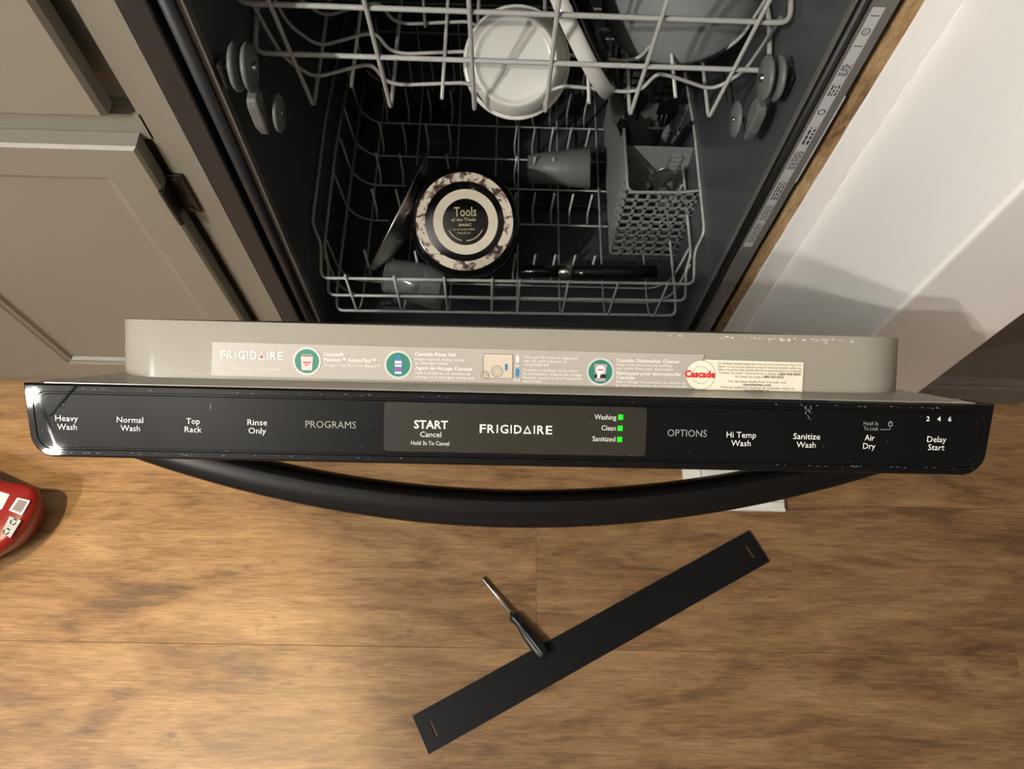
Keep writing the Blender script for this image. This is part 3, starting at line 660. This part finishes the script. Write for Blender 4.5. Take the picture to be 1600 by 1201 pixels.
# ------------------------------------------------------------------ lower rack
lr = thing('lower_rack', 'grey wire lower dish rack with rows of kinked plate tines', 'dish rack')
YL = .03
for i, (zf, xo) in enumerate(((.347, .248), (.303, .247), (.260, .243))):
    zs = zf+.05-.012*i; y2 = YL+.022; xw = .2565-.004*i
    if i < 2:
        p = [(-xw, .52, zs-.03), (-xw, .25, zs), (-xw, .085, zs-.008), (-xo-.002, .074, zf+.012), (-xo, YL, zf-.003), (xo, YL, zf+.005), (xo+.002, .074, zf+.016), (xw, .085, zs-.004), (xw, .25, zs), (xw, .52, zs-.03), (-xw, .52, zs-.03)]
    else:
        p = [(-xo, .52, zf), (-xo, .055, zf+.012), (-xo, YL, zf-.003), (xo, YL, zf+.006), (xo, .055, zf+.014), (xo, .52, zf), (-xo, .52, zf)]
    wire(lr, p, .0021, 'rail', .010, 8)
ZR = .226
for x in (-.214, -.150, -.084, -.021, .016, .080, .146, .212):
    wire(lr, [(x, YL-.003, .357), (x, YL-.001, .262), (x, .046, .236), (x, .075, ZR), (x, .50, ZR), (x*1.03, .525, .33)], .0016, 'long_wire', .012, 6)
cross_y = [float(at(800, v, 2, ZR)[1]) for v in (348, 293, 247, 196)]
cys = sorted(set([.075, .10]+[round(c, 4) for c in cross_y]+[.50]))
for y in cys:
    wire(lr, [(-.252, y, .33), (-.247, y, .25), (-.225, y, ZR-.003), (.225, y, ZR-.003), (.247, y, .25), (.252, y, .33)], .0018, 'cross_wire', .02, 6)
def tine(x, y, h, kx): wire(lr, [(x, y, ZR), (x+kx, y-.004, ZR+h*.45), (x+kx*.2, y+.004, ZR+h)], .0018, 'tine', .012, 6)
for y, h in [(.10, .075)]+[(c, .07) for c in cross_y]+[(cross_y[-1]+.07, .07)]:
    for i in range(5):
        tine(.012+.0285*i, y, h, -.004)
    for i in range(4):
        tine(-.205+.036*i, y, h, .004)
# ------------------------------------------------------------------ dishes, upper rack
def toward(p): d = CAM-np.array(p); return d/np.linalg.norm(d)
cp_ = thing('ceramic_cup', 'white ceramic ramekin tipped bottom-out behind the upper rack front rails', 'cup')
o = np.array(at(806, 98, 1, .142)); ax = toward(o)+np.array([-.05, .05, .05]); ax /= np.linalg.norm(ax)
MB().lathe([(0, -.004), (.036, -.004), (.0395, -.0035), (.0415, .0), (.0435, .0), (.0455, -.004), (.0535, -.016), (.0555, -.045), (.0565, -.058), (.0545, -.060), (.053, -.045), (.050, -.012), (0, -.010)], o+ax*.018, ax, 64).build('cup_body', m_porcelain, cp_)
MB().lathe([(.0535, .0), (.0575, .0015), (.0582, .004), (.0570, .0065), (.0535, .006)], o+ax*(-.014), ax, 64).build('cup_rim', m_porcelain, cp_)
pl = thing('dinner_plate', 'white plate standing on edge beside the grey bowl in the upper rack', 'plate')
Lp = .36*RX+.93*DN; Lp /= np.linalg.norm(Lp); mp_ = .93*RX-.36*DN-.40*FW; mp_ -= Lp*(mp_@Lp); mp_ /= np.linalg.norm(mp_)
ctr = np.array(at(944, 138, 2, .610))-Lp*.086+RX*.012
MB().lathe([(0, 0), (.077, 0), (.0845, -.002), (.0865, -.007), (.0885, -.0165), (.0872, -.0172), (.0845, -.008), (.077, -.003), (0, -.003)], ctr, mp_, 72).build('plate_body', m_porcelain, pl)
MB().lathe([(0, .0009), (.075, .0009), (.0835, -.0009), (.0832, -.0016), (.075, -.0002), (0, -.0002)], ctr, mp_, 72).build('plate_back_shade', m_enamel, pl, label='underside blackened to look shaded')  # black colour stands in for shade on the plate's back
gb = thing('grey_bowl', 'large glossy grey bowl upside down at the right of the upper rack', 'bowl')
ctr = np.array([.184, .238, .632]); axb = np.array([-.30, -.30, .93]); axb /= np.linalg.norm(axb)
MB().lathe([(.036, .070), (.040, .074), (.044, .070), (.066, .058), (.083, .034), (.0905, .006), (.0915, 0), (.088, .0), (.080, .030), (.062, .052), (.0, .064)], ctr, axb, 72).build('bowl_body', m_greyglaze, gb)
MB().lathe([(0, .066), (.036, .068), (.037, .070)], ctr, axb, 48).build('bowl_foot', m_greyglaze, gb)
# ------------------------------------------------------------------ pot, lower rack
pt = thing('sauce_pot', 'black pot upside down with worn cream rings on its base', 'pot')
o = np.array(at(726, 346, 2, .372)); ax = toward(o)+np.array([-.02, .08, .10]); ax /= np.linalg.norm(ax)
rb_ = .066
MB().lathe([(0, -.0008), (rb_*.98, -.0008), (rb_*1.06, -.003), (rb_*1.13, -.012), (rb_*1.15, -.03), (rb_*1.15, -.085), (rb_*1.19, -.087), (rb_*1.19, -.090), (rb_*1.12, -.090), (rb_*1.12, -.02), (0, -.012)], o, ax, 72).build('pot_body', m_enamel, pt)
_x = np.cross(np.array([0, 0, 1.]), ax); _x /= np.linalg.norm(_x); _y = np.cross(ax, _x)
FPOT = Frame(o, _x, _y, ax)
t = MB(); ringf(t, FPOT, 0, 0, rb_*.80, rb_*.985, .0004, 64); t.build('outer_ring', m_worn, pt)
t = MB(); ringf(t, FPOT, .0012, -.0006, rb_*.465, rb_*.655, .0004, 64); t.build('inner_ring', mat('cream_ring', srgb(206, 196, 176), .6, vary=(60, .12)), pt)
t = MB(); put_text(t, FPOT, 'Tools', -.014, .016, .007, .012, .01); put_text(t, FPOT, 'of the Trade', -.018, .015, .0005, .0042, .012)
put_text(t, FPOT, 'BASIC', -.008, .009, -.006, .0032, .03); put_text(t, FPOT, 'hard-enamelled', -.016, .013, -.0115, .003); put_text(t, FPOT, 'MADE IN', -.010, .007, -.0165, .0026)
ringf(t, FPOT, .001, -.001, .0238, .0252, .0005, 24, 205, 258); ringf(t, FPOT, .001, -.001, .0238, .0252, .0005, 24, 272, 335)
t.build('pot_print', mat('ochre_print', srgb(168, 160, 120), .6), pt)
h0 = np.array(at(812, 424, 2, .305)); h1 = np.array(at(872, 424, 2, .30)); h2 = np.array(at(893, 425, 2, .30)); h3 = np.array(at(1025, 424, 2, .30))
MB().tube([h0, h1], [.0095, .0085], 14).build('handle_socket', m_enamel, pt)
MB().tube([h1, h2], .0098, 18).build('handle_ferrule', m_steel, pt)
MB().tube([h2, h2*.8+h3*.2, h2*.5+h3*.5, h3], [.0085, .010, .011, .009], 14).build('handle', m_blkplastic, pt)
hr = np.array(at(909, 426, 2, .311)); MB().lathe([(0, .0035), (.003, .003), (.0045, 0), (.003, -.003), (0, -.0035)], hr, (0, -.5, .85), 14).build('rivet', m_steel, pt)
# stainless mixing bowl on edge
mbw = thing('steel_bowl', 'stainless bowl standing on edge beside the black pot', 'bowl')
ctr = np.array(at(619, 334, 2, .315)); vr = ctr-CAM; vr /= np.linalg.norm(vr)
Lm = .44*RX-.90*DN; Lm -= vr*(Lm@vr); Lm /= np.linalg.norm(Lm); axm = np.cross(vr, Lm); axm *= np.sign(axm@RX); axm = axm+vr*.03; axm /= np.linalg.norm(axm)
MB().lathe([(.0, .030), (.03, .0285), (.062, .021), (.085, .008), (.092, .001), (.0965, -.0005), (.0965, -.0025), (.0915, -.001), (.084, .006), (.061, .019), (.03, .0265), (0, .028)], ctr, axm, 72).build('bowl_body', m_steel, mbw)
# glass tumbler lying at the front
gl = thing('glass_tumbler', 'clear glass tumbler lying low behind the lower rack front rails', 'glass')
g0 = np.array([-.175, .085, .268]); gx = np.array([.90, -.22, -.05]); gx /= np.linalg.norm(gx)
MB().lathe([(0, 0), (.024, 0), (.026, .004), (.033, .085), (.0325, .086), (.0312, .084), (.0245, .008), (0, .007)], g0, gx, 40).build('glass_body', m_glass, gl)
# frosted cup in the tines
fc_ = thing('frosted_cup', 'frosted grey tapered cup lying among the lower rack tines', 'cup')
c0 = np.array([.128, .286, .272]); cx_ = np.array([-1, .05, -.12]); cx_ /= np.linalg.norm(cx_)
MB().lathe([(0, .004), (.030, 0), (.032, .002), (.022, .095), (.020, .098), (0, .098)], c0, cx_, 40).build('cup_body', m_frost, fc_)
# ------------------------------------------------------------------ silverware basket
bk_ = thing('silverware_basket', 'grey plastic lattice silverware basket at the right of the lower rack', 'basket')
BX0, BX1, BY0, BY1, BZ0, BZ1 = .158, .268, .152, .405, .236, .385
def lattice(mb, o, ex, ez, w, h, nx, nz, bw=.0028, t=.0022):
    o, ex, ez = [np.array(q, float) for q in (o, ex, ez)]; nn = np.cross(ex, ez); nn /= np.linalg.norm(nn)
    def bar(a0, a1, b0, b1):
        vs = [o+ex*a+ez*b+nn*c for c in (-t/2, t/2) for a, b in ((a0, b0), (a1, b0), (a1, b1), (a0, b1))]
        mb.add(vs, [(0, 3, 2, 1), (4, 5, 6, 7), (0, 1, 5, 4), (1, 2, 6, 5), (2, 3, 7, 6), (3, 0, 4, 7)])
    for i in range(nx+1): c = w*i/nx; bar(max(0, c-bw/2), min(w, c+bw/2), 0, h)
    for i in range(nz+1): c = h*i/nz; bar(0, w, max(0, c-bw/2), min(h, c+bw/2))
mb = MB(); lattice(mb, (BX0, BY0, BZ0), (1, 0, 0), (0, 0, 1), BX1-BX0, BZ1-BZ0, 7, 9, .0042); mb.build('front_lattice', m_basket, bk_)
mb = MB(); lattice(mb, (BX0, BY1, BZ0), (1, 0, 0), (0, 0, 1), BX1-BX0, BZ1-BZ0, 8, 10); mb.build('back_lattice', m_basket, bk_)
mb = MB(); lattice(mb, (BX0, BY0, BZ0), (0, 1, 0), (0, 0, 1), .03, BZ1-BZ0, 2, 9, .0042); mb.box((BX0-.0012, BY0+.03, BZ0), (BX0+.0012, BY1, BZ1+.012)); mb.build('left_side', m_basket, bk_, bevel=.0004)
mb = MB(); lattice(mb, (BX1, BY0, BZ0), (0, 1, 0), (0, 0, 1), BY1-BY0, BZ1-BZ0, 20, 10); mb.build('right_lattice', m_basket, bk_)
mb = MB(); lattice(mb, (BX0, BY0, BZ0), (1, 0, 0), (0, 1, 0), BX1-BX0, BY1-BY0, 8, 18); mb.build('basket_floor', m_basket, bk_)
for y in (.235, .315): mb = MB(); mb.box((BX0, y-.001, BZ0), (BX1, y+.001, BZ1-.004)); lattice(mb, (BX0+.07, y-.0015, BZ0+.08), (1, 0, 0), (0, 0, 1), .036, .05, 2, 5); mb.build('divider', m_basket, bk_)
rim = [(BX0, BY1, BZ1+.012), (BX0, BY0+.02, BZ1+.012), (BX0+.002, BY0, BZ1), (BX1-.03, BY0, BZ1+.003), (BX1, BY0-.002, BZ1+.014), (BX1+.006, BY0+.01, BZ1+.016), (BX1, BY0+.03, BZ1), (BX1, BY1, BZ1), (BX0, BY1, BZ1+.012)]
MB().tube(fillet(rim, .02), .0022, 8).build('basket_rim', m_basket, bk_)
MB().box((BX1+.001, BY0+.03, BZ0+.02), (BX1+.0035, BY1, BZ1-.004)).build('back_plate', m_basket, bk_)
# utensils
def spoon(name, label, base, tip, m, kind, group='cutlery in the silverware basket'):
    base = np.array(base); tip = np.array(tip); d = tip-base; L_ = np.linalg.norm(d); d /= L_
    side = np.cross(d, np.array([0, 1., 0])); side /= np.linalg.norm(side); nn = np.cross(side, d)
    rings = []
    stn = [(0, .004, .0012), (.15, .005, .0013), (.5, .0032, .0013), (.68, .003, .0014)]
    if kind == 'spoon': stn += [(.74, .009, .0012), (.84, .0155, .001), (.93, .014, .001), (.985, .007, .001), (1, .002, .0008)]
    elif kind == 'fork': stn += [(.74, .008, .0012), (.80, .011, .001), (.84, .0115, .001)]
    else: stn += [(.72, .007, .001), (.93, .008, .0007), (1, .001, .0005)]
    for t_, w, th in stn:
        c = base+d*L_*t_+nn*(.006*math.sin(t_*6)*(.5 if kind != 'knife' else 0))
        rings.append([c+side*w*math.cos(a)+nn*th*math.sin(a) for a in [2*math.pi*k/12 for k in range(12)]])
    mb = MB(); mb.loft(rings)
    if kind == 'fork':
        for k in range(4):
            c = base+d*L_*.83+side*(-.0095+.0063*k); mb.tube([c, c+d*L_*.16], [.0018, .0009], 6)
    o = mb.build(name, m); return tag(o, label, 'cutlery', group)
spoon('table_spoon', 'dark spoon handle-down in the back of the silverware basket', (.200, .335, .25), (.178, .300, .425), m_steel, 'spoon')
spoon('fork', 'fork standing tines-up in the middle of the silverware basket', (.215, .290, .25), (.205, .262, .415), m_steel, 'fork')
spoon('table_knife', 'black-handled knife leaning out over the left side of the basket', (.205, .262, .26), (.150, .250, .418), m_blkplastic, 'knife')
spoon('spatula', 'black spatula leaning to the right inside the basket', (.190, .200, .25), (.252, .262, .405), m_blkplastic, 'knife')
spoon('tea_spoon', 'small steel spoon bowl-up in the front compartment of the basket', (.195, .205, .245), (.215, .190, .392), m_steel, 'spoon')
spoon('serving_spoon', 'black serving spoon bowl-up at the middle divider of the basket', (.215, .275, .25), (.225, .300, .41), m_blkplastic, 'spoon')

# ------------------------------------------------------------------ things on the floor
A = np.array([-.126, -.501]); B = np.array([.403, -.218]); Cc = np.array([.430, -.264])
kk = thing('toe_kick_panel', 'long black metal kick plate with a slot at each end lying on the wood floor', 'kick plate')
ex = np.append((B-A)/np.linalg.norm(B-A), 0); ey = np.array([-ex[1], ex[0], 0]); Lk = float(np.linalg.norm(B-A)); Wk = .057
o = np.append(np.array([-.097, -.551]), 0)
gx = [0, .018, .0215, Lk-.0215, Lk-.018, Lk]; gy = [0, .016, .038, Wk]
mb = MB()
def kpt(x, y, z): return o+ex*x+ey*y+np.array([0, 0, z])
for i in range(5):
    for j in range(3):
        if j == 1 and i in (1, 3): continue
        mb.add([kpt(gx[i+a], gy[j+b], z) for z in (.0015, .0032) for a, b in ((0, 0), (1, 0), (1, 1), (0, 1))], [(0, 3, 2, 1), (4, 5, 6, 7), (0, 1, 5, 4), (1, 2, 6, 5), (2, 3, 7, 6), (3, 0, 4, 7)])
bpy_o = mb.build('kick_plate', m_kick, kk)
mb = MB()
for (a, b_) in (((0, 0), (Lk, .0014)), ((0, Wk-.0014), (Lk, Wk))):
    mb.add([kpt(x, y, z) for z in (0, .0016) for x, y in ((a[0], a[1]), (b_[0], a[1]), (b_[0], b_[1]), (a[0], b_[1]))], [(0, 3, 2, 1), (4, 5, 6, 7), (0, 1, 5, 4), (1, 2, 6, 5), (2, 3, 7, 6), (3, 0, 4, 7)])
mb.build('folded_edge', m_kick, kk)
sd = thing('screwdriver', 'small black-handled screwdriver resting on the kick plate edge', 'screwdriver')
s0 = np.array(at(754, 902, 2, .004)); s1 = np.array(at(801, 961, 2, .0115)); s2 = np.array(at(851, 1025, 2, .0145))
MB().tube([s0, s0+(s1-s0)*.03, s1+(s2-s1)*.05], [.0022, .0031, .0031], 6).build('shaft', m_steel, sd)
dd = s2-s1; ll = np.linalg.norm(dd); dd /= ll
hm = MB(); sx_ = np.cross(dd, [0, 0, 1]); sx_ /= np.linalg.norm(sx_); sz_ = np.cross(sx_, dd); R = []
for t_, r_, fl2 in ((0, .0060, 0), (.02, .0068, 0), (.08, .0070, 0), (.16, .0058, 0), (.24, .0056, .04), (.34, .0072, .12), (.5, .0090, .14), (.75, .0098, .14), (.93, .0094, .12), (.98, .0085, .06), (1, .0065, 0)):
    R.append([s1+dd*ll*t_+(1.12*r_*(1-fl2*(.5+.5*math.cos(6*a))))*(math.cos(a)*sx_+math.sin(a)*sz_) for a in [2*math.pi*k/36 for k in range(36)]])
hm.loft(R); hm.build('handle', m_blkplastic, sd)
# red pouch at the left edge
rp = thing('red_pouch', 'red plastic pouch with barcode lying at the left edge of the floor', 'pouch')
ZP = .075
oc = [at(u, v, 2, ZP) for u, v in ((-8, 744), (4, 750), (20, 755), (44, 756), (57, 763), (61, 772), (58, 790), (50, 808), (36, 829), (18, 848), (-6, 866))]
oc = [(float(p[0]), float(p[1])) for p in oc]+[(-.86, -.36), (-1.02, -.34), (-1.05, -.22), (-.98, -.13), (-.86, -.14)]
cxp = sum(p[0] for p in oc)/len(oc); cyp = sum(p[1] for p in oc)/len(oc)
def oring(sh, z): return [(cxp+(x-cxp)*(1-sh*.75), cyp+(y-cyp)*(1-sh), z) for x, y in oc]
R = [oring(.40, .001), oring(.30, .012), oring(.16, .035), oring(.04, .060), oring(.0, ZP), oring(.035, ZP+.007), oring(.12, ZP+.011), oring(.5, ZP+.013)]
rpm = MB().loft(R).build('pouch_body', m_red, rp)
def pz(u, v, z=ZP+.012): w = at(u, v, 2, z); return w
FB = lambda u, v: pz(u, v)
def decal(name, quad, m, z): mb = MB(); mb.add([tuple(at(u, v, 2, z)) for u, v in quad], [(0, 1, 2, 3)]); return mb.build(name, m, rp)
decal('barcode_label', ((27, 777), (47, 782), (34, 805), (14, 797)), m_white, ZP+.0135)
decal('barcode_field', ((29, 779.5), (44, 783.2), (33, 802), (18, 796)), m_barcode, ZP+.0137)
mb = MB()
for i in range(9):
    t0 = .06+.1*i; q = lambda s_, t_: tuple(at(29+15*t_-11*s_, 779.5+3.7*t_+17*s_, 2, ZP+.0139)); mb.add([q(.06, t0), q(.94, t0), q(.94, t0+.045), q(.06, t0+.045)], [(0, 1, 2, 3)])
mb.build('barcode_bars', m_darkprint, rp)
decal('recycling_label', ((15, 806), (33, 813), (16, 840), (2, 832)), m_silver, ZP+.0135)
mb = MB()
for (u, v) in ((21, 815), (10, 830)):
    c_ = at(u, v, 2, ZP+.0138); fr = Frame(c_, (1, 0, 0), (0, 1, 0), (0, 0, 1))
    for a0 in (20, 140, 260): ringf(mb, fr, 0, 0, .0032, .0052, 0, 8, a0, a0+85)
mb.build('recycling_arrows', m_blackprint, rp)
decal('white_panel', ((-6, 766), (15, 772), (3, 795), (-6, 798)), m_porcelain, ZP+.0135)
